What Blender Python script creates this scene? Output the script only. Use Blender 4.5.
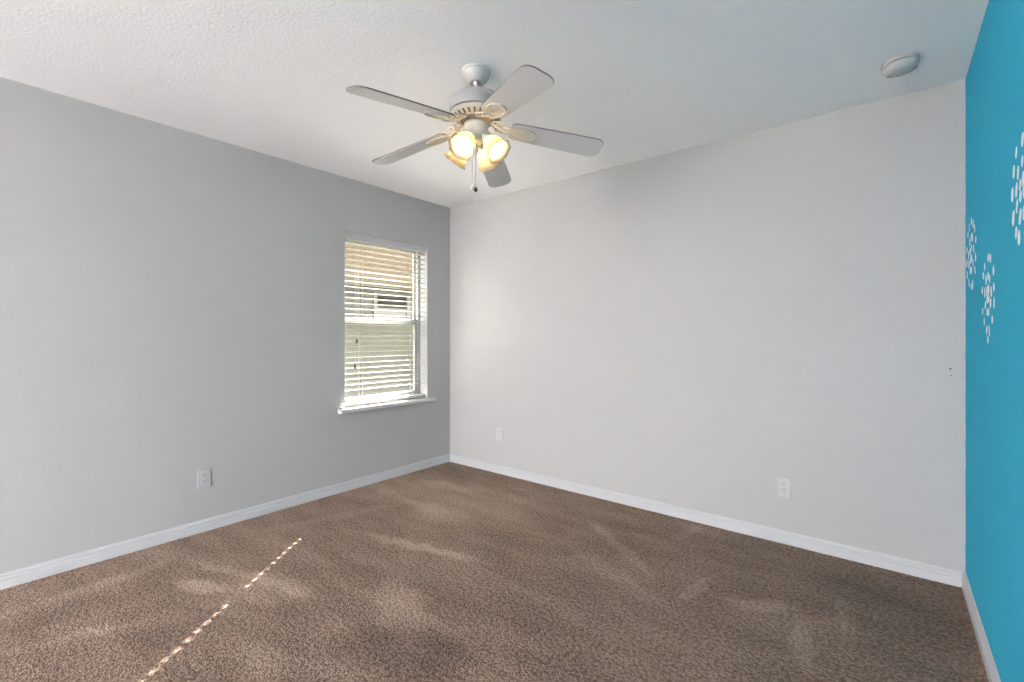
import bpy, bmesh, math, random
from mathutils import Vector, Matrix
random.seed(7)
S = bpy.context.scene
COL = S.collection
for o in list(bpy.data.objects): bpy.data.objects.remove(o)
R = math.radians
PI = math.pi
# ---------------------------------------------------------------- camera
CAM = Vector((3.286, -3.096, 1.205)); YAW = R(39.1)
cd = bpy.data.cameras.new('camera'); cd.sensor_width = 36; cd.lens = 464/1024*36
cd.shift_y = -5/1024; cd.clip_start = 0.01
cam = bpy.data.objects.new('camera', cd); COL.objects.link(cam)
cam.location = CAM; cam.rotation_euler = (PI/2, 0, YAW); S.camera = cam
# ---------------------------------------------------------------- view, sky, sun
S.view_settings.view_transform = 'Standard'; S.view_settings.look = 'None'
S.view_settings.gamma = 1; S.view_settings.use_curve_mapping = False
S.view_settings.exposure = 1.48
W = bpy.data.worlds.new('sky'); S.world = W; W.use_nodes = True
wn = W.node_tree; bg = wn.nodes['Background']
bg.inputs[0].default_value = (1.0, 0.975, 0.985, 1); bg.inputs[1].default_value = 13
sl = bpy.data.lights.new('sun', 'SUN'); sl.energy = 150; sl.angle = R(0.53); sl.color = (1, .95, .95)
so = bpy.data.objects.new('sun', sl); COL.objects.link(so)
sd = Vector((.609*math.cos(R(37.3)), -.793*math.cos(R(37.3)), -math.sin(R(37.3))))
so.rotation_euler = sd.to_track_quat('-Z', 'Y').to_euler(); so.location = (-6, 8, 9)
H = 2.44; RW = 3.571; RY = -7.90; HY = -4.6     # carpet and teal paint end at HY, unseen pale hall added beyond it to bounce daylight          # ceiling height, room width, rear wall
WY0, WY1, WZ0, WZ1 = -1.116, -.283, .640, 2.024     # window opening in the left wall
T_ = .16
DX0, DX1, DZ1 = .40, 2.55, 2.38                     # unseen glazed door added in the rear wall for more daylight
def portal(name, loc, rot, sx, sy):
    l = bpy.data.lights.new(name, 'AREA'); l.shape = 'RECTANGLE'; l.size = sx; l.size_y = sy
    l.cycles.is_portal = True
    o = bpy.data.objects.new(name, l); COL.objects.link(o); o.location = loc; o.rotation_euler = rot
portal('sky_portal_window', (-.2, (WY0+WY1)/2, (WZ0+WZ1)/2), (0, -PI/2, 0), WZ1-WZ0, WY1-WY0)
VY0, VY1, VZ0, VZ1 = -7.75, -6.2, .15, 2.36   # unseen hall window added in the right-hand wall for more daylight
portal('sky_portal_hall', (RW+T_+.02, (VY0+VY1)/2, (VZ0+VZ1)/2), (0, PI/2, 0), VZ1-VZ0, VY1-VY0)
portal('sky_portal_door', ((DX0+DX1)/2, RY-.16, DZ1/2), (PI/2, 0, 0), DX1-DX0, DZ1)

# ---------------------------------------------------------------- helpers
def mat(name, col, rough=.6, spec=.3, metal=0.0):
    m = bpy.data.materials.new(name); m.use_nodes = True
    b = m.node_tree.nodes['Principled BSDF']
    b.inputs['Base Color'].default_value = (*col, 1); b.inputs['Roughness'].default_value = rough
    b.inputs['Specular IOR Level'].default_value = spec; b.inputs['Metallic'].default_value = metal
    return m
def N(m, t, **k):
    n = m.node_tree.nodes.new(t)
    for a, v in k.items(): setattr(n, a, v)
    return n
def L(m, a, b): m.node_tree.links.new(a, b)
def bumpnoise(m, scale, strength, dist=.002, detail=3, ramp=None):
    g = N(m, 'ShaderNodeNewGeometry'); t = N(m, 'ShaderNodeTexNoise'); t.inputs['Scale'].default_value = scale
    t.inputs['Detail'].default_value = detail; L(m, g.outputs['Position'], t.inputs['Vector'])
    src = t.outputs['Fac']
    if ramp:
        r = N(m, 'ShaderNodeMapRange', interpolation_type='SMOOTHSTEP'); r.inputs['From Min'].default_value = ramp[0]; r.inputs['From Max'].default_value = ramp[1]
        L(m, src, r.inputs['Value']); src = r.outputs[0]
    b = N(m, 'ShaderNodeBump'); b.inputs['Strength'].default_value = strength; b.inputs['Distance'].default_value = dist
    L(m, src, b.inputs['Height']); L(m, b.outputs[0], m.node_tree.nodes['Principled BSDF'].inputs['Normal'])
    return t, b
def obj(name, bm, m=None, parent=None, smooth=False):
    bmesh.ops.recalc_face_normals(bm, faces=bm.faces)
    me = bpy.data.meshes.new(name); bm.to_mesh(me); bm.free()
    if m: me.materials.append(m)
    if smooth:
        me.polygons.foreach_set('use_smooth', [True]*len(me.polygons))
        try: me.set_sharp_from_angle(angle=R(smooth if smooth > 1 else 40))
        except Exception: pass
    o = bpy.data.objects.new(name, me); COL.objects.link(o)
    if parent: o.parent = parent
    return o
def thing(name, label, cat, loc=(0, 0, 0), rz=0, group=None):
    o = bpy.data.objects.new(name, None); COL.objects.link(o); o.location = loc; o.rotation_euler = (0, 0, rz)
    o.empty_display_size = .05
    o['label'] = label; o['category'] = cat
    if group: o['group'] = group
    return o
def struct(o): o['kind'] = 'structure'; return o
def box(bm, x0, x1, y0, y1, z0, z1, mx=None, bev=0):
    g = bmesh.ops.create_cube(bm, size=1)
    vs = g['verts']
    for v in vs: v.co = Vector(((x0+x1)/2+v.co.x*(x1-x0), (y0+y1)/2+v.co.y*(y1-y0), (z0+z1)/2+v.co.z*(z1-z0)))
    if bev:
        es = list({e for v in vs for e in v.link_edges})
        r = bmesh.ops.bevel(bm, geom=es, offset=bev, segments=2, affect='EDGES', profile=.5)
        vs = list({v for f in r['faces'] for v in f.verts} | {v for v in vs if v.is_valid})
    if mx is not None:
        for v in vs: v.co = mx @ v.co
    return vs
def lathe(bm, prof, n=48, mx=None, ruffle=None, closed=False):
    rings = []
    for i, (r, z) in enumerate(prof):
        ring = []
        for k in range(n):
            a = 2*PI*k/n; rr = r*(1+(ruffle(i, a) if ruffle else 0))
            ring.append(bm.verts.new((rr*math.cos(a), rr*math.sin(a), z)))
        rings.append(ring)
    for i in range(len(rings)-1):
        for k in range(n):
            bm.faces.new((rings[i][k], rings[i][(k+1) % n], rings[i+1][(k+1) % n], rings[i+1][k]))
    if closed:
        for k in range(n): bm.faces.new((rings[-1][k], rings[-1][(k+1) % n], rings[0][(k+1) % n], rings[0][k]))
    else:
        if prof[0][0] > 1e-5: bm.faces.new(rings[0])
        if prof[-1][0] > 1e-5: bm.faces.new(rings[-1])
        bmesh.ops.remove_doubles(bm, verts=[v for q in rings for v in q], dist=1e-6)
    if mx is not None:
        for v in [v for q in rings for v in q if v.is_valid]: v.co = mx @ v.co
def tube(bm, pts, r, n=10, flat=1.0):
    pts = [Vector(p) for p in pts]; rings = []
    for i, p in enumerate(pts):
        t = (pts[min(i+1, len(pts)-1)]-pts[max(i-1, 0)]).normalized()
        u = t.cross(Vector((0, 0, 1)))
        if u.length < .05: u = t.cross(Vector((1, 0, 0)))
        u.normalize(); w = u.cross(t)
        rr = r[i] if isinstance(r, (list, tuple)) else r
        rings.append([bm.verts.new(p+u*rr*math.cos(2*PI*k/n)+w*rr*flat*math.sin(2*PI*k/n)) for k in range(n)])
    for a, b in zip(rings, rings[1:]):
        for k in range(n): bm.faces.new((a[k], a[(k+1) % n], b[(k+1) % n], b[k]))
    bm.faces.new(rings[0]); bm.faces.new(rings[-1])
def prism(bm, pts, z0, z1, mx=None, bev=0):
    a = [bm.verts.new((x, y, z0)) for x, y in pts]; b = [bm.verts.new((x, y, z1)) for x, y in pts]
    n = len(pts); bm.faces.new(a[::-1]); top = bm.faces.new(b)
    for k in range(n): bm.faces.new((a[k], a[(k+1) % n], b[(k+1) % n], b[k]))
    vs = a+b
    if mx is not None:
        for v in vs: v.co = mx @ v.co
def BM(): return bmesh.new()
def camxy(lat, dep): # ground-plane point from metres right of / in front of the camera
    return (CAM.x+lat*math.cos(YAW)-dep*math.sin(YAW), CAM.y+lat*math.sin(YAW)+dep*math.cos(YAW))
def floorpx(px, py):
    d = 464*CAM.z/(py-336); return camxy((px-512)/464*d, d)

# ---------------------------------------------------------------- materials
m_wall = mat('wall_paint', (.44, .435, .433), .55, .25)
bumpnoise(m_wall, 90, .09, .003, 2, (.42, .62))
def back_wall_mat():
    m = mat('back_wall_paint', (.44, .435, .433), .5, .25)
    bumpnoise(m, 90, .16, .003, 2, (.42, .62))
    # ragged cutting-in of the teal paint at the corner
    g = N(m, 'ShaderNodeNewGeometry'); s = N(m, 'ShaderNodeSeparateXYZ'); L(m, g.outputs['Position'], s.inputs[0])
    t = N(m, 'ShaderNodeTexNoise'); t.inputs['Scale'].default_value = 14; t.inputs['Detail'].default_value = 4; L(m, g.outputs['Position'], t.inputs['Vector'])
    a = N(m, 'ShaderNodeMath', operation='MULTIPLY_ADD'); L(m, t.outputs['Fac'], a.inputs[0]); a.inputs[1].default_value = .012; L(m, s.outputs['X'], a.inputs[2])
    c = N(m, 'ShaderNodeMath', operation='GREATER_THAN'); L(m, a.outputs[0], c.inputs[0]); c.inputs[1].default_value = RW+.0045
    x = N(m, 'ShaderNodeMix', data_type='RGBA'); L(m, c.outputs[0], x.inputs['Factor'])
    x.inputs[6].default_value = (.44, .435, .433, 1); x.inputs[7].default_value = (.05, .43, .64, 1)
    L(m, x.outputs[2], m.node_tree.nodes['Principled BSDF'].inputs['Base Color'])
    return m
m_back = back_wall_mat()
m_teal = mat('teal_paint', (.05, .43, .64), .85, .05)
bumpnoise(m_teal, 90, .2, .003, 2, (.42, .62))
m_ceil = mat('ceiling_texture_paint', (.94, .93, .935), .8, .15)
bumpnoise(m_ceil, 75, .2, .003, 4, (.38, .66))
m_trim = mat('white_trim_gloss', (.53, .535, .55), .3, .4)
m_vinyl = mat('white_vinyl', (.36, .365, .37), .35, .4)
m_slat = mat('white_blind_slat', (.42, .42, .375), .4, .35)
m_val = mat('blind_valance_white', (.5, .5, .5), .4, .35)
m_cord = mat('white_cord', (.30, .30, .27), .8, .1)
m_dark = mat('dark_tassel', (.008, .007, .006), .5)
m_plate = mat('outlet_plastic', (.49, .485, .49), .3, .4)
m_slot = mat('dark_slot', (.03, .03, .03), .6)
m_fan = mat('white_fan_enamel', (.55, .54, .53), .4, .4)
m_blade = mat('white_fan_blade', (.56, .55, .55), .45, .35)
m_edge = mat('blade_edge_shade', (.16, .15, .14), .6)
m_iron = mat('cream_ironwork', (.60, .555, .49), .45, .35)
m_chrome = mat('nickel_chain', (.6, .58, .55), .3, .5, .9)
m_white = mat('white_paint_decal', (.84, .86, .87), .55)
m_sill = mat('white_marble_sill', (.62, .62, .62), .25, .5)

def carpet_mat():
    m = mat('brown_carpet', (.2, .15, .12), .95, .05); b = m.node_tree.nodes['Principled BSDF']
    b.inputs['Sheen Weight'].default_value = .15
    g = N(m, 'ShaderNodeNewGeometry')
    nt = N(m, 'ShaderNodeTexNoise'); nt.inputs['Scale'].default_value = 9; nt.inputs['Detail'].default_value = 4; L(m, g.outputs['Position'], nt.inputs['Vector'])
    sb = N(m, 'ShaderNodeVectorMath', operation='SUBTRACT'); L(m, nt.outputs['Color'], sb.inputs[0]); sb.inputs[1].default_value = (.5, .5, .5)
    ml = N(m, 'ShaderNodeVectorMath', operation='MULTIPLY'); L(m, sb.outputs[0], ml.inputs[0]); ml.inputs[1].default_value = (.13, .13, 0)
    ad = N(m, 'ShaderNodeVectorMath', operation='ADD'); L(m, ml.outputs[0], ad.inputs[0]); L(m, g.outputs['Position'], ad.inputs[1])
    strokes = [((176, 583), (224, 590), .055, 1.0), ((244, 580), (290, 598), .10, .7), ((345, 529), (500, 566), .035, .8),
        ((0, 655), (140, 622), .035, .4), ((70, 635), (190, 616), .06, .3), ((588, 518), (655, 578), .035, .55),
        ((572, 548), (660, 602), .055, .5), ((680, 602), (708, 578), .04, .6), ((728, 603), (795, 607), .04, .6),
        ((800, 618), (806, 675), .035, .55), ((838, 596), (850, 645), .03, .35), ((370, 478), (520, 512), .32, .5),  # widest stroke: brighter light on the far floor put into the colour
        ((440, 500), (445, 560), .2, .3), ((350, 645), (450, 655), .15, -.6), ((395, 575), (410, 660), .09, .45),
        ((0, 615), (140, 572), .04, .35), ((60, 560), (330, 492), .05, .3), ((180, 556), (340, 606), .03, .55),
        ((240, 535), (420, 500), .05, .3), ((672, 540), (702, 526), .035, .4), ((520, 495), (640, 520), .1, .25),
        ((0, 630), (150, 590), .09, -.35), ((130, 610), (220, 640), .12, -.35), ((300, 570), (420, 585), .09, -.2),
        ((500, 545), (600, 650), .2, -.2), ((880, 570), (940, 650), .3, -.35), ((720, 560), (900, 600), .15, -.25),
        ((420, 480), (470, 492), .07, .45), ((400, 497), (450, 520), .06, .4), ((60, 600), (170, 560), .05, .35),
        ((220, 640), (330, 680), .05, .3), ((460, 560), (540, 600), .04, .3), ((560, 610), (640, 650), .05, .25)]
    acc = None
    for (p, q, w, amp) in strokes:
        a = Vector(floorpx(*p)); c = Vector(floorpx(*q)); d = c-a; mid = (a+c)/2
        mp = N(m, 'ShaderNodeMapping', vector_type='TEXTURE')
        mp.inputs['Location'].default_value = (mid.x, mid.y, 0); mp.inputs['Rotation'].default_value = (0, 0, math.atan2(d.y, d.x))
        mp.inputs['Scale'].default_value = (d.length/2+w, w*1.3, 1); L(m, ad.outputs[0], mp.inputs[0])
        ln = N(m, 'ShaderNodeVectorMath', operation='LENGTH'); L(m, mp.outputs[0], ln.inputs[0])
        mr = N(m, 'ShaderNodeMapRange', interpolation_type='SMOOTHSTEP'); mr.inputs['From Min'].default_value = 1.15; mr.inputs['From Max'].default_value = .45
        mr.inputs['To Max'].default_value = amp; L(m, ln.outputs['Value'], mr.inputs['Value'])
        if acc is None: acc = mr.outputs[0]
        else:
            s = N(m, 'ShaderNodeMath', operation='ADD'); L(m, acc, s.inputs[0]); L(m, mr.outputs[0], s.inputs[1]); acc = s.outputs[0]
    # broad brushed variation of the pile
    mp = N(m, 'ShaderNodeMapping'); mp.inputs['Rotation'].default_value = (0, 0, R(-35)); mp.inputs['Scale'].default_value = (1, 3.2, 1); L(m, ad.outputs[0], mp.inputs[0])
    n2 = N(m, 'ShaderNodeTexNoise'); n2.inputs['Scale'].default_value = 2.2; n2.inputs['Detail'].default_value = 3; L(m, mp.outputs[0], n2.inputs['Vector'])
    r2 = N(m, 'ShaderNodeMapRange'); r2.inputs['From Min'].default_value = .3; r2.inputs['From Max'].default_value = .7; r2.inputs['To Min'].default_value = -.35; r2.inputs['To Max'].default_value = .35; L(m, n2.outputs['Fac'], r2.inputs['Value'])
    s = N(m, 'ShaderNodeMath', operation='ADD'); L(m, acc, s.inputs[0]); L(m, r2.outputs[0], s.inputs[1]); acc = s.outputs[0]
    # tufts: paler fibre tips, crevice shade put into the colour
    v = N(m, 'ShaderNodeTexVoronoi'); v.inputs['Scale'].default_value = 105; v.inputs['Randomness'].default_value = 1; 
    n3 = N(m, 'ShaderNodeTexNoise'); n3.inputs['Scale'].default_value = 130; n3.inputs['Detail'].default_value = 2; L(m, g.outputs['Position'], n3.inputs['Vector']); L(m, g.outputs['Position'], v.inputs['Vector'])
    n4 = N(m, 'ShaderNodeTexNoise'); n4.inputs['Scale'].default_value = 60; n4.inputs['Detail'].default_value = 3; L(m, g.outputs['Position'], n4.inputs['Vector'])
    tf = N(m, 'ShaderNodeMapRange', interpolation_type='SMOOTHSTEP'); tf.inputs['From Min'].default_value = .36; tf.inputs['From Max'].default_value = .62; L(m, n4.outputs['Fac'], tf.inputs['Value'])
    t3 = N(m, 'ShaderNodeMapRange', interpolation_type='SMOOTHSTEP'); t3.inputs['From Min'].default_value = .34; t3.inputs['From Max'].default_value = .64; L(m, n3.outputs['Fac'], t3.inputs['Value'])
    hh = N(m, 'ShaderNodeMath', operation='ADD'); L(m, tf.outputs[0], hh.inputs[0]); L(m, t3.outputs[0], hh.inputs[1])
    # value = .5 + .28*strokes + .3*(tuft-1)
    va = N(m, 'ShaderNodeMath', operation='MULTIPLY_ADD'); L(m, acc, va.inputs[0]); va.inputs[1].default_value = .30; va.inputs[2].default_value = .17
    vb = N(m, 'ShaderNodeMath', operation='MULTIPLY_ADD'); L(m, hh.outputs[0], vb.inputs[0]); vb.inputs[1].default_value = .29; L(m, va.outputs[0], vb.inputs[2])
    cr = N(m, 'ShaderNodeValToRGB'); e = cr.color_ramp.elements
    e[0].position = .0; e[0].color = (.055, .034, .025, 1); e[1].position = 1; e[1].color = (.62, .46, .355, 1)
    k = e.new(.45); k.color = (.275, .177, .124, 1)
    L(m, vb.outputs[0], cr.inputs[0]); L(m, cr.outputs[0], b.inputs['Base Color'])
    bp = N(m, 'ShaderNodeBump'); bp.inputs['Strength'].default_value = .9; bp.inputs['Distance'].default_value = .006
    L(m, hh.outputs[0], bp.inputs['Height']); L(m, bp.outputs[0], b.inputs['Normal'])
    return m
m_carpet = carpet_mat()

def glass_mat(name, tint=(1, 1, 1), refl=.06):
    m = bpy.data.materials.new(name); m.use_nodes = True; nt = m.node_tree; nt.nodes.clear()
    o = nt.nodes.new('ShaderNodeOutputMaterial'); t = nt.nodes.new('ShaderNodeBsdfTransparent'); t.inputs[0].default_value = (*tint, 1)
    g = nt.nodes.new('ShaderNodeBsdfGlossy'); g.inputs['Roughness'].default_value = .03
    x = nt.nodes.new('ShaderNodeMixShader'); x.inputs[0].default_value = refl
    nt.links.new(t.outputs[0], x.inputs[1]); nt.links.new(g.outputs[0], x.inputs[2]); nt.links.new(x.outputs[0], o.inputs[0]); return m
m_glass = glass_mat('dimming_window_glass', (.42, .42, .41))  # tint added to dim the daylight and view through the window
m_clear = glass_mat('clear_glass', (.97, .97, .97))
def screen_mat():
    m = bpy.data.materials.new('insect_screen'); m.use_nodes = True; nt = m.node_tree; nt.nodes.clear()
    o = nt.nodes.new('ShaderNodeOutputMaterial'); t = nt.nodes.new('ShaderNodeBsdfTransparent'); d = nt.nodes.new('ShaderNodeBsdfDiffuse'); d.inputs[0].default_value = (.25, .25, .22, 1)
    x = nt.nodes.new('ShaderNodeMixShader'); x.inputs[0].default_value = .3
    nt.links.new(t.outputs[0], x.inputs[1]); nt.links.new(d.outputs[0], x.inputs[2]); nt.links.new(x.outputs[0], o.inputs[0]); return m
m_screen = screen_mat()
def frost_mat():
    m = bpy.data.materials.new('frosted_glass_shade'); m.use_nodes = True; nt = m.node_tree; nt.nodes.clear()
    o = nt.nodes.new('ShaderNodeOutputMaterial'); t = nt.nodes.new('ShaderNodeBsdfTranslucent'); t.inputs[0].default_value = (.56, .49, .33, 1)
    d = nt.nodes.new('ShaderNodeBsdfDiffuse'); d.inputs[0].default_value = (.55, .49, .34, 1)
    g = nt.nodes.new('ShaderNodeBsdfGlossy'); g.inputs['Roughness'].default_value = .25
    x = nt.nodes.new('ShaderNodeMixShader'); x.inputs[0].default_value = .45; y = nt.nodes.new('ShaderNodeMixShader'); y.inputs[0].default_value = .05
    nt.links.new(t.outputs[0], x.inputs[1]); nt.links.new(d.outputs[0], x.inputs[2]); nt.links.new(x.outputs[0], y.inputs[1]); nt.links.new(g.outputs[0], y.inputs[2]); nt.links.new(y.outputs[0], o.inputs[0]); return m
m_frost = frost_mat()
m_bulb = bpy.data.materials.new('lit_bulb'); m_bulb.use_nodes = True
_b = m_bulb.node_tree.nodes['Principled BSDF']; _b.inputs['Base Color'].default_value = (1, .9, .7, 1)
_b.inputs['Emission Color'].default_value = (1, .86, .68, 1); _b.inputs['Emission Strength'].default_value = 46

# ---------------------------------------------------------------- room shell
T = .16
def wall_with_hole(name, axis, p0, p1, a0, a1, h0, h1, z0, z1, m):
    """box wall; axis 'x': plane at x in [p0,p1], runs along y in [a0,a1]; opening h0..h1, z0..z1"""
    bm = BM()
    def b(u0, u1, w0, w1):
        if u1-u0 < 1e-4 or w1-w0 < 1e-4: return
        if axis == 'x': box(bm, p0, p1, u0, u1, w0, w1)
        else: box(bm, u0, u1, p0, p1, w0, w1)
    b(a0, h0, 0, H); b(h1, a1, 0, H); b(h0, h1, 0, z0); b(h0, h1, z1, H)
    return struct(obj(name, bm, m))
wall_with_hole('wall_left', 'x', -T, 0, HY, T, WY0, WY1, WZ0-.03, WZ1, m_wall)
bm = BM(); box(bm, -T, 0, RY-T, HY, 0, H); struct(obj('wall_added_hall_left', bm, mat('added_hall_paint_left', (.66, .655, .655), .6)))  # unseen hall wall, added to spread daylight
wall_with_hole('wall_rear', 'y', RY-T, RY, 0, RW, DX0, DX1, 0, DZ1, m_wall)
bm = BM(); box(bm, 0, RW, 0, T, 0, H); struct(obj('wall_back', bm, m_back))
bm = BM(); box(bm, RW, RW+T, HY, T, 0, H); struct(obj('wall_right', bm, m_teal))
m_hall = mat('added_hall_paint', (.66, .655, .655), .6)  # paint of the added hall, pale to bounce light
wall_with_hole('wall_added_hall_right', 'x', RW, RW+T, RY-T, HY, VY0, VY1, VZ0, VZ1, m_hall)
w2 = struct(bpy.data.objects.new('added_window', None)); COL.objects.link(w2); w2.location = (RW+.08, (VY0+VY1)/2, VZ0)  # unseen window added to light the left wall
bm = BM(); q_ = (VY1-VY0)/2; v_ = VZ1-VZ0
box(bm, -.03, .03, -q_, -q_+.05, 0, v_); box(bm, -.03, .03, q_-.05, q_, 0, v_); box(bm, -.03, .03, -q_+.05, q_-.05, 0, .05); box(bm, -.03, .03, -q_+.05, q_-.05, v_-.05, v_); box(bm, -.025, .025, -.025, .025, .05, v_-.05)
obj('window_frame', bm, m_vinyl, w2)
for s_ in (-1, 1):
    bm = BM(); a0, a1 = sorted((s_*.025, s_*(q_-.05))); box(bm, -.003, .003, a0, a1, .05, v_-.05); obj('glass_pane', bm, m_clear, w2)
bm = BM(); box(bm, -T, RW+T, RY-T, HY, -.12, 0); struct(obj('floor_added_hall', bm, mat('added_hall_tile', (.40, .39, .385), .4)))  # unseen pale floor added to bounce light up to the ceiling
bm = BM(); box(bm, -T, RW+T, RY-T, T, H, H+.15); struct(obj('ceiling', bm, m_ceil))
bm = BM(); box(bm, -T, RW+T, HY, T, -.12, 0); struct(obj('floor', bm, m_carpet))
# baseboards: stepped profile (depth, height)
BP = [(0, 0), (.015, 0), (.015, .040), (.0105, .044), (.0105, .052), (.0125, .054), (.0125, .058), (.007, .062), (.006, .069), (.0, .072)]
def baseboard(name, a, b, nrm):
    bm = BM(); a = Vector(a); b = Vector(b); nrm = Vector(nrm); ra = []; rb = []
    for d, z in BP:
        ra.append(bm.verts.new(a+nrm*d+Vector((0, 0, z)))); rb.append(bm.verts.new(b+nrm*d+Vector((0, 0, z))))
    n = len(BP)
    for k in range(n): bm.faces.new((ra[k], ra[(k+1) % n], rb[(k+1) % n], rb[k]))
    bm.faces.new(ra); bm.faces.new(rb); return struct(obj(name, bm, m_trim))
baseboard('baseboard_left', (0, RY, 0), (0, 0, 0), (1, 0, 0))
baseboard('baseboard_back', (.014, 0, 0), (RW-.014, 0, 0), (0, -1, 0))
baseboard('baseboard_right', (RW, RY, 0), (RW, 0, 0), (-1, 0, 0))
baseboard('baseboard_rear', (DX1+.06, RY, 0), (RW-.014, RY, 0), (0, 1, 0))

# unseen glazed door added behind the camera to let in daylight
d1 = struct(bpy.data.objects.new('added_door', None)); COL.objects.link(d1); d1.location = ((DX0+DX1)/2, RY-.08, 0)
bm = BM(); hw = (DX1-DX0)/2
box(bm, -hw, -hw+.05, -.05, .05, 0, DZ1); box(bm, hw-.05, hw, -.05, .05, 0, DZ1); box(bm, -hw+.05, hw-.05, -.05, .05, DZ1-.05, DZ1)
box(bm, -hw+.05, hw-.05, -.05, .05, 0, .03); box(bm, -.03, .03, -.03, .03, .03, DZ1-.05); obj('added_door_frame', bm, m_vinyl, d1)
for s in (-1, 1):
    bm = BM(); x0, x1 = sorted((s*.03, s*(hw-.05))); box(bm, x0, x1, -.004, .004, .03, DZ1-.05); obj('added_door_glass', bm, m_clear, d1)

# ---------------------------------------------------------------- window_1 (single hung) and sill
w1 = struct(bpy.data.objects.new('window_1', None)); COL.objects.link(w1); w1.location = (-.12, (WY0+WY1)/2, WZ0)
hw = (WY1-WY0)/2; hh_ = WZ1-WZ0; MR = 1.335-WZ0
bm = BM()
box(bm, -.04, .022, -hw, -hw+.03, 0, hh_); box(bm, -.04, .022, hw-.03, hw, 0, hh_)
box(bm, -.04, .022, -hw+.03, hw-.03, 0, .025); box(bm, -.04, .022, -hw+.03, hw-.03, hh_-.03, hh_)
obj('window_frame', bm, m_vinyl, w1)
def sash(name, x, z0, z1, st, rb, rt):
    bm = BM(); a = hw-.03
    box(bm, x-.012, x+.012, -a, -a+st, z0, z1, bev=.002); box(bm, x-.012, x+.012, a-st, a, z0, z1, bev=.002)
    box(bm, x-.012, x+.012, -a+st, a-st, z0, z0+rb, bev=.002); box(bm, x-.012, x+.012, -a+st, a-st, z1-rt, z1, bev=.002)
    s = obj(name, bm, m_vinyl, w1)
    bm = BM(); bmesh.ops.create_grid(bm, x_segments=1, y_segments=1, size=.5, matrix=Matrix.Translation((x, 0, (z0+rb+z1-rt)/2)) @ Matrix.Diagonal((1, 2*(a-st), z1-rt-z0-rb, 1)) @ Matrix.Rotation(PI/2, 4, 'Y')); obj('glass_pane', bm, m_glass, s)
    return s
sash('upper_sash', -.022, MR-.02, hh_-.03, .02, .035, .02)
lo = sash('lower_sash', .006, .025, MR+.02, .035, .04, .045)
bm = BM(); box(bm, .018, .03, .30, .34, .03, .045, bev=.002); obj('sash_latch', bm, m_chrome, lo)
bm = BM(); bmesh.ops.create_grid(bm, x_segments=1, y_segments=1, size=.5, matrix=Matrix.Translation((-.038, 0, (.025+MR-.02)/2)) @ Matrix.Diagonal((1, 2*(hw-.03), MR-.045, 1)) @ Matrix.Rotation(PI/2, 4, 'Y')); obj('insect_screen', bm, m_screen, w1)
bm = BM(); box(bm, -.098, .05, WY0-.058, WY1+.06, WZ0-.03, WZ0, bev=.006)
# trim the horns' wall side: the slab sits in the opening and laps over the wall face
o = obj('window_sill', bm, m_sill); o['kind'] = 'structure'; o.name = 'trim_1'
bm = BM(); box(bm, 0, .05, WY0-.058, WY1+.06, WZ0-.03, WZ0, bev=.006); box(bm, -.098, .002, WY0+.001, WY1-.001, WZ0-.029, WZ0)
me = o.data; bm.to_mesh(me); bm.free()

# ---------------------------------------------------------------- blind
bl = thing('window_blind', 'white two inch slatted blind, open, hanging in the window over the marble sill', 'blind', (-.045, (WY0+WY1)/2, WZ1))
a = hw-.008
bm = BM(); box(bm, -.025, .022, -a, a, -.045, 0); obj('headrail', bm, m_val, bl)
bm = BM(); box(bm, .026, .036, -a-.004, a+.004, -.056, -.001, bev=.003); box(bm, .036, .040, -a-.004, a+.004, -.014, -.002, bev=.0015); obj('valance', bm, m_val, bl)
PITCH = .0436; nsl = 28
holes = [-.952-(WY0+WY1)/2, -.43-(WY0+WY1)/2]
def slat_mesh():
    bm = BM(); hx = .009; hy = .0058; t = .0014; ys = [-a]
    for h in holes: ys += [h-hy, h+hy]
    ys.append(a)
    for i in range(0, len(ys)-1):
        if i % 2 == 0: box(bm, -.025, .025, ys[i], ys[i+1], -t, t)
        else: box(bm, -.025, -hx, ys[i], ys[i+1], -t, t); box(bm, hx, .025, ys[i], ys[i+1], -t, t)
    return bm
s0 = None; zs = []
for k in range(nsl):
    z = -.076-k*PITCH
    if s0 is None: s0 = obj('slat', slat_mesh(), m_slat, bl); s = s0
    else: s = s0.copy(); COL.objects.link(s); s.parent = bl
    s.location = (0, 0, z); s.rotation_euler = (0, R(-2), 0); zs.append(z)
zb = WZ0-WZ1+.022
bm = BM(); box(bm, -.025, .025, -a, a, zb-.012, zb+.012, bev=.004); obj('bottom_rail', bm, m_slat, bl)
for h in holes:
    for x in (-.0268, .0268):
        bm = BM(); tube(bm, [(x, h+.006, -.045), (x, h+.006, zb)], .0011, 6)
        for z in zs:
            pass
        obj('ladder_cord', bm, m_cord, bl)
for (yy, zt) in ((-1.008, 1.166), (-1.026, .965)):
    y = yy-(WY0+WY1)/2; zt -= WZ1
    bm = BM(); tube(bm, [(.045, y, -.062), (.045, y, zt)], .0011, 6); c = obj('pull_cord', bm, m_cord, bl)
    bm = BM(); lathe(bm, [(0, .016), (.004, .016), (.008, .006), (.009, -.012), (.007, -.02), (0, -.02)], 16, Matrix.Translation((.045, y, zt))); obj('tassel', bm, m_dark, c, True)

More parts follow.
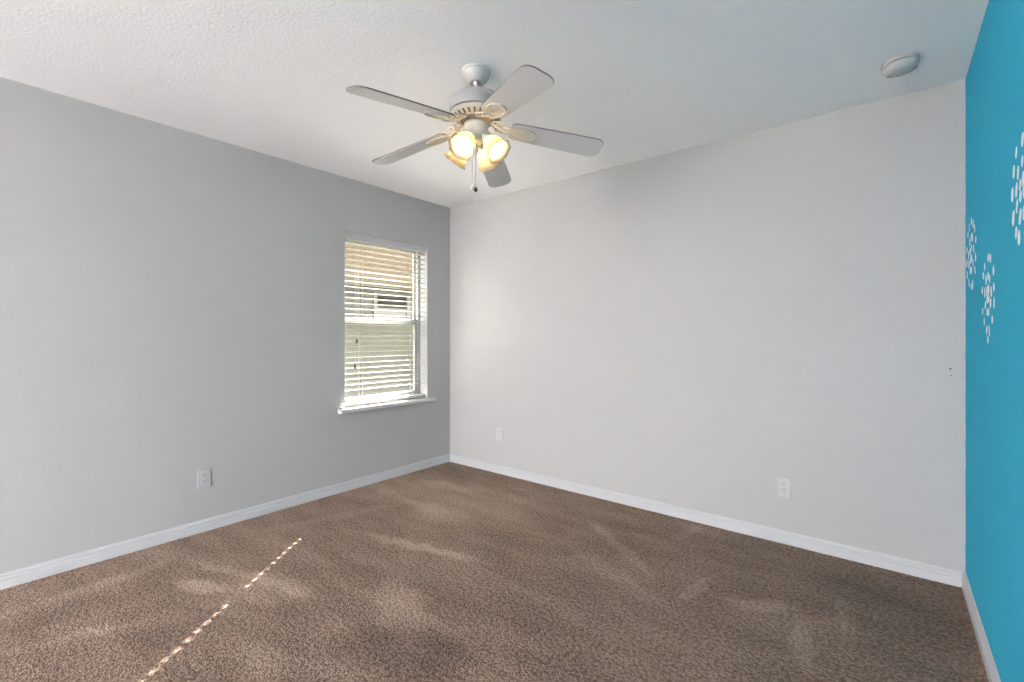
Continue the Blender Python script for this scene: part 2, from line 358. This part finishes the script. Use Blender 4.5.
# ---------------------------------------------------------------- outlets
def outlet(label, loc, rz):
    t = thing('wall_outlet', label, 'outlet', loc, rz)      # local: plate in xz-plane, facing -y
    bm = BM(); box(bm, -.036, .036, -.006, 0, -.058, .058, bev=.0025); obj('cover_plate', bm, m_plate, t)
    for s in (-1, 1):
        bm = BM(); mx = Matrix.Translation((0, -.006, s*.0195)) @ Matrix.Rotation(PI/2, 4, 'X')
        pts = []
        for k in range(28):
            q = 2*PI*k/28; pts.append((.0165*math.cos(q), max(-.0135, min(.0135, .0165*math.sin(q)))))
        prism(bm, pts, 0, .0022, mx); f = obj('receptacle', bm, m_plate, t)
        bm = BM()
        for x, h in ((-.0063, .0045), (.0063, .0036)): box(bm, x-.0011, x+.0011, -.0088, -.008, s*.0195+.002-h, s*.0195+.002+h)
        lathe(bm, [(0, 0), (.0022, 0), (.0022, .0007), (0, .0007)], 12, Matrix.Translation((0, -.0081, s*.0195-.0085)) @ Matrix.Rotation(PI/2, 4, 'X'))
        obj('slot', bm, m_slot, f)
    bm = BM(); lathe(bm, [(0, 0), (.003, 0), (.0025, .001), (0, .0012)], 12, Matrix.Translation((0, -.006, 0)) @ Matrix.Rotation(PI/2, 4, 'X')); obj('screw', bm, m_chrome, t)
    return t
outlet('white duplex outlet on the right-hand grey wall, nearest the teal wall', (2.811, 0, .326), 0)
outlet('small-looking white outlet on the grey wall just right of the room corner', (.628, 0, .343), 0)
outlet('white duplex outlet low on the window wall, left of the window', (0, -2.071, .327), PI/2)

# nail holes by the teal corner
m_chip = mat('dark_chip', (.10, .09, .085), .8)
for x, z, r, lab in ((3.517, 1.045, .0045, 'upper and larger of two tiny dark chips in the grey wall beside the teal wall'), (3.520, 1.012, .003, 'lower and smaller of two tiny dark chips in the grey wall beside the teal wall')):
    bm = BM(); lathe(bm, [(0, 0), (r, 0), (r*.8, .0012), (0, .0014)], 12, Matrix.Translation((x, 0, z)) @ Matrix.Rotation(PI/2, 4, 'X'))
    o = obj('wall_chip', bm, m_chip); o['label'] = lab; o['category'] = 'wall chip'; o['group'] = 'chips in the grey wall'

# ---------------------------------------------------------------- smoke detector
sm = thing('smoke_detector', 'round white smoke detector on the ceiling near the teal wall', 'smoke detector', (3.325, -.372, H))
bm = BM(); lathe(bm, [(0, 0), (.066, 0), (.068, -.004), (.068, -.012), (.064, -.014), (0, -.014)], 56); obj('base', bm, m_plate, sm, 35)
bm = BM(); lathe(bm, [(0, -.0145), (.060, -.0145), (.060, -.017), (0, -.017)], 56); obj('vent_gap', bm, m_slot, sm)
bm = BM(); lathe(bm, [(0, -.0172), (.064, -.0172), (.065, -.022), (.062, -.032), (.052, -.040), (.040, -.044), (.038, -.0425), (.036, -.0455), (.02, -.047), (0, -.0475)], 56); obj('cover', bm, m_plate, sm, 50)
bm = BM(); lathe(bm, [(0, 0), (.009, 0), (.008, -.002), (0, -.0025)], 20, Matrix.Translation((.022, 0, -.0465))); obj('test_button', bm, m_plate, sm, 40)
bm = BM()
for k in range(7):
    q = R(-60+20*k)+R(75)
    box(bm, -.008, .008, -.0012, .0012, -.0025, .0015, Matrix.Translation((.0565*math.cos(q), .0565*math.sin(q), -.0368)) @ Matrix.Rotation(q+PI/2, 4, 'Z') @ Matrix.Rotation(R(-35), 4, 'X'))
obj('vent_slot', bm, m_slot, sm)

# ---------------------------------------------------------------- ceiling fan
FX, FY = camxy(-.166, 2.158)
fan = thing('ceiling_fan', 'white five-blade ceiling fan with four lit tulip glass shades', 'ceiling fan', (FX, FY, H), YAW)
def zz(z): return z-H
bm = BM(); lathe(bm, [(0, 0), (.066, 0), (.068, -.004), (.067, -.010), (.062, -.013), (.064, -.018), (.060, -.030), (.050, -.046), (.040, -.058), (.036, -.061), (.030, -.061), (.024, -.056), (0, -.056)], 56); obj('canopy', bm, m_fan, fan, 35)
bm = BM(); lathe(bm, [(0, -.05), (.0185, -.055), (.019, -.066), (.014, -.074), (.0125, -.076), (.0125, -.105), (.022, -.108), (.024, -.118), (0, -.118)], 24); obj('downrod', bm, m_chrome, fan, 35)
mh = [(0, zz(2.324)), (.05, zz(2.322)), (.090, zz(2.316)), (.112, zz(2.306)), (.122, zz(2.293)), (.124, zz(2.282)), (.124, zz(2.246)), (.121, zz(2.240)), (.100, zz(2.236)), (0, zz(2.236))]
bm = BM(); lathe(bm, mh, 72); obj('motor_housing', bm, mat('fan_motor_enamel', (.37, .365, .355), .4, .4), fan, 35)
# lower vented flange
bm = BM(); lathe(bm, [(.118, zz(2.236)), (.120, zz(2.231)), (.112, zz(2.222)), (.082, zz(2.206)), (.070, zz(2.203)), (.066, zz(2.210)), (.066, zz(2.236))], 72, closed=True); fl = obj('vented_flange', bm, m_iron, fan, 35)
for k in range(24):
    q = 2*PI*k/24; bm = BM()
    vs = box(bm, -.012, .012, -.0045, .0045, -.0012, .0012, Matrix.Rotation(q, 4, 'Z') @ Matrix.Translation((.0965, 0, zz(2.2133))) @ Matrix.Rotation(-math.atan2(.016, .030), 4, 'Y'))
    if k == 0: bmall = BM()
    me_ = bpy.data.meshes.new('tmp'); bm.to_mesh(me_); bm.free(); bmall.from_mesh(me_); bpy.data.meshes.remove(me_)
obj('vent_slot', bmall, mat('flange_vent_shadow', (.20, .14, .09), .8), fl)
bm = BM(); lathe(bm, [(0, zz(2.236)), (.060, zz(2.236)), (.060, zz(2.206)), (.074, zz(2.203)), (.074, zz(2.196)), (0, zz(2.196))], 48); obj('flywheel', bm, mat('bronze_flywheel', (.30, .22, .16), .5), fan, 35)
bm = BM(); lathe(bm, [(0, zz(2.196)), (.050, zz(2.196)), (.056, zz(2.190)), (.057, zz(2.182)), (.054, zz(2.177)), (.055, zz(2.160)), (.050, zz(2.148)), (.040, zz(2.138)), (.036, zz(2.130)), (.034, zz(2.110)), (.026, zz(2.098)), (.014, zz(2.090)), (.010, zz(2.080)), (0, zz(2.076))], 48); obj('switch_housing', bm, m_fan, fan, 35)
# blades with irons
TH0 = -63.7; DROOP = math.atan2(.050, .45); PIT = R(13)
def blade_outline():
    pts = [(.165, -.046), (.185, -.055)]
    pts += [(.3, -.060), (.45, -.0645), (.540, -.066)]
    for k in range(1, 9): q = -PI/2+PI/2*k/8; pts.append((.568+.045*math.cos(q), -.024+.043*math.sin(q)))
    up = [(x, -y) for x, y in pts[::-1]]
    return pts+up
def oval(cx, rx, ry, n=32, narrow=.0):
    return [(cx+rx*math.cos(2*PI*k/n), ry*math.sin(2*PI*k/n)*(1+narrow*math.cos(2*PI*k/n))) for k in range(n)]
def ringprism(bm, out, inn, z0, z1, mx):
    n = len(out); V = [[bm.verts.new((p[0], p[1], z)) for p in P] for P, z in ((out, z0), (out, z1), (inn, z1), (inn, z0))]
    for a_, b_ in ((0, 1), (1, 2), (2, 3), (3, 0)):
        for k in range(n): bm.faces.new((V[a_][k], V[a_][(k+1) % n], V[b_][(k+1) % n], V[b_][k]))
    for q in V:
        for v in q: v.co = mx @ v.co
for k in range(5):
    az = R(TH0+72*k+(0, 2.5, 0, 0, 0)[k]); DR = DROOP+R((0, .4, 3.0, 1.4, -1.1)[k])   # old blades: each sags a little differently
    mx = Matrix.Rotation(az, 4, 'Z') @ Matrix.Translation((.17, 0, zz(2.168))) @ Matrix.Rotation(DR, 4, 'Y') @ Matrix.Rotation(-PIT, 4, 'X') @ Matrix.Translation((-.17, 0, 0))
    bm = BM(); prism(bm, blade_outline(), 0, .0055, mx); bld = obj('blade', bm, m_blade, fan)
    # shade on the blade's edge, painted as a dark rim
    o_ = blade_outline(); cx = sum(p[0] for p in o_)/len(o_)
    outer = [(p[0]+(.0012 if p[0] > .5 else -.0012), p[1]*1.018) for p in o_]
    bm = BM(); ringprism(bm, outer, o_, .0012, .0062, mx); obj('blade_shade_rim', bm, m_edge, bld)
    # iron: arm from flywheel, scrolls, oval medallion under the blade
    bm = BM()
    ringprism(bm, oval(.218, .066, .042, narrow=.12), oval(.218, .058, .034, narrow=.12), -.009, -.0002, mx)
    prism(bm, oval(.218, .059, .035, narrow=.12), -.004, -.0002, mx)
    for rr_ in (.6, .3): ringprism(bm, oval(.225, .055*rr_, .035*rr_), oval(.225, .055*rr_-.004, .035*rr_-.004), -.0065, -.0035, mx)
    iron = obj('blade_iron', bm, m_iron, fan, 30)
    Rz = Matrix.Rotation(az, 4, 'Z')
    bm = BM()
    P = [(.066, 0, zz(2.203)), (.085, 0, zz(2.196)), (.105, 0, zz(2.184)), (.130, 0, zz(2.172)), (.165, 0, zz(2.164))]
    tube(bm, [Rz @ Vector(p) for p in P], [.012, .009, .007, .008, .010], 10, .6)
    for s in (-1, 1):
        pts = []
        for j in range(22):   # scroll each side of the arm
            q = j/21; ang = q*2.1*PI; rad = .024*(1-.62*q)
            pts.append(Rz @ Vector((.112+rad*math.cos(ang+PI)*.9+.0, s*(.024+rad*math.sin(ang+PI)*-1*.9), zz(2.184)-(.0)*q)))
        tube(bm, pts, .0042, 8)
        pts = [Rz @ Vector((x, s*y, zz(z))) for x, y, z in ((.072, .016, 2.200), (.09, .034, 2.194), (.118, .046, 2.182), (.148, .040, 2.172), (.172, .030, 2.165))]
        tube(bm, pts, .0045, 8)
    obj('scroll_arm', bm, m_iron, iron, True)
    for (x, y) in ((.19, 0), (.24, .018), (.24, -.018)):
        bm = BM(); lathe(bm, [(0, -.010), (.003, -.009), (.0045, -.006), (.0045, -.0035), (0, -.0035)], 12, mx @ Matrix.Translation((x, y, 0)))
        obj('screw', bm, m_chrome, iron, True)
# light kit
AX = (Vector((.130, 0, 2.030))-Vector((.052, 0, 2.115))).normalized()
for k in range(4):
    az = R(-28+90*k); Rz = Matrix.Rotation(az, 4, 'Z')
    bm = BM(); tube(bm, [Rz @ Vector((x, 0, zz(z))) for x, z in ((.028, 2.128), (.038, 2.130), (.047, 2.126), (.055, 2.116))], [.011, .010, .011, .013], 14)
    rot = Vector((0, 0, 1)).rotation_difference(AX).to_matrix().to_4x4()
    base = Rz @ Matrix.Translation((.050, 0, zz(2.118))) @ rot
    lathe(bm, [(0, -.004), (.018, -.002), (.026, .006), (.028, .018), (.026, .020), (0, .020)], 32, base)
    arm = obj('lamp_arm', bm, m_fan, fan, True)
    prof = [(.020, .016), (.025, .024), (.034, .034), (.042, .046), (.046, .060), (.046, .076), (.048, .090), (.054, .102), (.061, .110)]
    inner = [(r-.0022, z-.0005) for r, z in prof[::-1]]
    pr = prof+inner; nn = len(prof)
    def ruf(i, a_):
        j = i if i < nn else len(pr)-1-i
        return .035*max(0, (j-5)/3)*math.cos(8*a_)+.012*math.cos(8*a_)*(j > 1)
    bm = BM(); lathe(bm, pr, 64, base, ruf, closed=True); obj('glass_shade', bm, m_frost, arm, 60)
    bm = BM(); lathe(bm, [(0, .020), (.010, .020), (.011, .030), (.0165, .042), (.0185, .052), (.015, .064), (.007, .072), (0, .074)], 24, base); obj('light_bulb', bm, m_bulb, arm, True)
# pull chains
for (lx, ly, zt, m_end) in ((-.015, -.050, 1.878, m_chrome), (.001, -.052, 1.872, m_dark)):
    bm = BM(); z = 2.150
    tube(bm, [(lx*.6, -.045, zz(2.160)), (lx, ly-.004, zz(2.155)), (lx, ly, zz(2.14)), (lx, ly, zz(zt))], .0011, 6)
    while z > zt:
        bmesh.ops.create_icosphere(bm, subdivisions=1, radius=.0018, matrix=Matrix.Translation((lx, ly, zz(z)))); z -= .0055
    c = obj('pull_chain', bm, m_chrome, fan, True)
    bm = BM(); lathe(bm, [(0, .010), (.003, .009), (.0075, .002), (.0085, -.005), (.006, -.011), (0, -.013)], 18, Matrix.Translation((lx, ly, zz(zt)))); obj('chain_fob', bm, m_end, c, True)

# ---------------------------------------------------------------- painted burst clusters on the teal wall
def cluster(label, yc, zc, r, rings, seed, tail=False, w=.018, ln=.036):
    rnd = random.Random(seed); t = thing('wall_decal', label, 'wall decal', (RW, yc, zc), 0, 'painted bursts on the teal wall')
    def dash(y, z, ang, l, ww):   # irregular painted lozenge, just proud of the wall, facing -x
        bm = BM(); ca, sa = math.cos(ang), math.sin(ang)
        P = [(-l/2, -ww*.2), (-l*.3, -ww*.5), (l*.25, -ww*.5), (l/2, -ww*.12), (l/2, ww*.25), (l*.2, ww*.5), (-l*.25, ww*.45), (-l/2, ww*.2)]
        a_ = []; b_ = []
        for u, v in P:
            yy = y+u*ca-v*sa; z2 = z+u*sa+v*ca
            a_.append(bm.verts.new((0, yy, z2))); b_.append(bm.verts.new((-.0008, yy, z2)))
        bm.faces.new(b_); n = len(P)
        for k in range(n): bm.faces.new((a_[k], a_[(k+1) % n], b_[(k+1) % n], b_[k]))
        obj('painted_dash', bm, m_white, t)
    for (fr, cnt) in rings:
        for k in range(cnt):
            th = 2*PI*(k+rnd.uniform(-.18, .18))/cnt+fr*3
            rr = r*fr*rnd.uniform(.94, 1.04)
            dash(rr*math.cos(th), rr*math.sin(th), PI/2+rnd.uniform(-.35, .35)+.25*math.cos(th), ln*rnd.uniform(.8, 1.2), w*rnd.uniform(.8, 1.35))
    if tail: dash(0, -.168, PI/2, .028, .02)
cluster('round burst of white dashes painted on the teal wall, nearest the grey wall corner', -.190, 1.573, .150, ((.2, 4), (.52, 9), (.98, 14)), 3, False, .020, .036)
cluster('round burst of white dashes on the teal wall, lowest, with one dash beneath', -.645, 1.36, .135, ((.18, 4), (.52, 9), (1.0, 13)), 5, True, .020, .034)
cluster('highest burst of white dashes on the teal wall, cut off by the picture edge', -1.215, 1.612, .138, ((.2, 4), (.55, 9), (1.0, 13)), 12, False, .022, .038)

# ---------------------------------------------------------------- outside: ground, added paving and overhang, and the neighbour's house
bm = BM(); 
bmesh.ops.create_grid(bm, x_segments=2, y_segments=2, size=40, matrix=Matrix.Translation((0, 0, -.25)))
gm = mat('dry_grass', (.14, .14, .10), .9, .1); bumpnoise(gm, 12, .4, .02); struct(obj('ground', bm, gm))
bm = BM(); box(bm, -6, 12, -22, RY-T, -.3, -.2); m_conc = mat('concrete', (.28, .275, .27), .8, .1); struct(obj('bounce_slab_rear', bm, m_conc))  # unseen paving added behind the house to bounce sunlight inside
bm = BM(); box(bm, RW+T, 16, RY-T+.001, 4, -.3, -.2); struct(obj('bounce_slab_side', bm, m_conc))  # unseen paving added beside the hall to bounce sunlight upward
bm = BM(); box(bm, -.62, -T-.002, RY-T, 2.0, H-.02, H+.10); struct(obj('added_sky_blocker', bm, mat('sky_blocker_white', (.6, .6, .6), .6)))  # unseen roof overhang added to cut sky light at the window
nb = thing('neighbour_house', 'cream house with brown shingle roof seen through the blind outside', 'house', (-6, 3.5, -.25))
def siding():
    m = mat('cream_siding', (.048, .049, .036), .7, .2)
    g = N(m, 'ShaderNodeNewGeometry'); s = N(m, 'ShaderNodeSeparateXYZ'); L(m, g.outputs['Position'], s.inputs[0])
    a_ = N(m, 'ShaderNodeMath', operation='MULTIPLY'); L(m, s.outputs['Z'], a_.inputs[0]); a_.inputs[1].default_value = 6
    f = N(m, 'ShaderNodeMath', operation='FRACT'); L(m, a_.outputs[0], f.inputs[0])
    b = N(m, 'ShaderNodeBump'); b.inputs['Strength'].default_value = .5; b.inputs['Distance'].default_value = .02; L(m, f.outputs[0], b.inputs['Height'])
    L(m, b.outputs[0], m.node_tree.nodes['Principled BSDF'].inputs['Normal']); return m
m_sid = siding()
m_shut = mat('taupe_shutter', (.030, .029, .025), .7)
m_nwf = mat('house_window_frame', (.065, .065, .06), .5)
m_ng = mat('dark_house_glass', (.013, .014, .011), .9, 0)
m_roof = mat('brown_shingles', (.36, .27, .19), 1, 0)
_bt = N(m_roof, 'ShaderNodeTexBrick'); _bt.inputs['Scale'].default_value = 3.2; _bt.inputs['Color1'].default_value = (.023, .0185, .013, 1); _bt.inputs['Color2'].default_value = (.018, .0145, .0105, 1); _bt.inputs['Mortar'].default_value = (.045, .034, .024, 1); _bt.inputs['Mortar Size'].default_value = .02
_g = N(m_roof, 'ShaderNodeTexCoord'); L(m_roof, _g.outputs['Object'], _bt.inputs['Vector'])
_mp = N(m_roof, 'ShaderNodeMapping'); _mp.inputs['Rotation'].default_value = (0, 0, PI/2); L(m_roof, _g.outputs['Object'], _mp.inputs[0]); L(m_roof, _mp.outputs[0], _bt.inputs['Vector'])
L(m_roof, _bt.outputs['Color'], m_roof.node_tree.nodes['Principled BSDF'].inputs['Base Color'])
G0 = .25
bm = BM(); box(bm, -5.2, 0, -24, 7, 0, 2.62+G0-.05); obj('house_wall', bm, m_sid, nb)  # the unseen long end is added to block sky light
bm = BM()
V = [(.45, 2.45), (-2.6, 2.45+3.05*.75), (-5.65, 2.45), (-5.65, 2.33), (-2.6, 2.33+3.05*.75), (.45, 2.33)]
ra = [bm.verts.new((x, -24.4, z+G0)) for x, z in V]; rb = [bm.verts.new((x, 7.4, z+G0)) for x, z in V]
for k in range(6): bm.faces.new((ra[k], ra[(k+1) % 6], rb[(k+1) % 6], rb[k]))
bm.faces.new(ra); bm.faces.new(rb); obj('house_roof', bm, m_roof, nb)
bm = BM(); box(bm, .45, .49, -24.4, 7.4, 2.28+G0, 2.47+G0); m_fas = mat('tan_fascia', (.042, .036, .026), .8, 0); obj('fascia', bm, m_fas, nb)
bm = BM(); box(bm, 0, .45, -24.4, 7.4, 2.28+G0, 2.31+G0); obj('soffit', bm, m_fas, nb)
# window (world y 3.33..4.14, z 1.80..2.18)
y0, y1, z0, z1 = 3.30-3.5, 4.16-3.5, 1.62+G0, 2.18+G0
bm = BM(); f = .09
box(bm, 0, .05, y0-f, y1+f, z1, z1+.06); box(bm, 0, .05, y0-f, y1+f, z0-.08, z0); box(bm, 0, .05, y0-f, y0, z0, z1); box(bm, 0, .05, y1, y1+f, z0, z1); box(bm, 0, .045, y0, y1, 1.80+G0, 1.87+G0)
hwf = obj('house_window', bm, m_nwf, nb)
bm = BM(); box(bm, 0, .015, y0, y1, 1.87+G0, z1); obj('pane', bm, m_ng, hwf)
bm = BM(); box(bm, 0, .015, y0, y1, z0, 1.80+G0); obj('window_shade', bm, m_nwf, hwf)
bm = BM(); box(bm, 0, .04, 2.0-3.5, 3.0-3.5, 1.45+G0, 2.26+G0); obj('shutter_panel', bm, m_shut, nb)
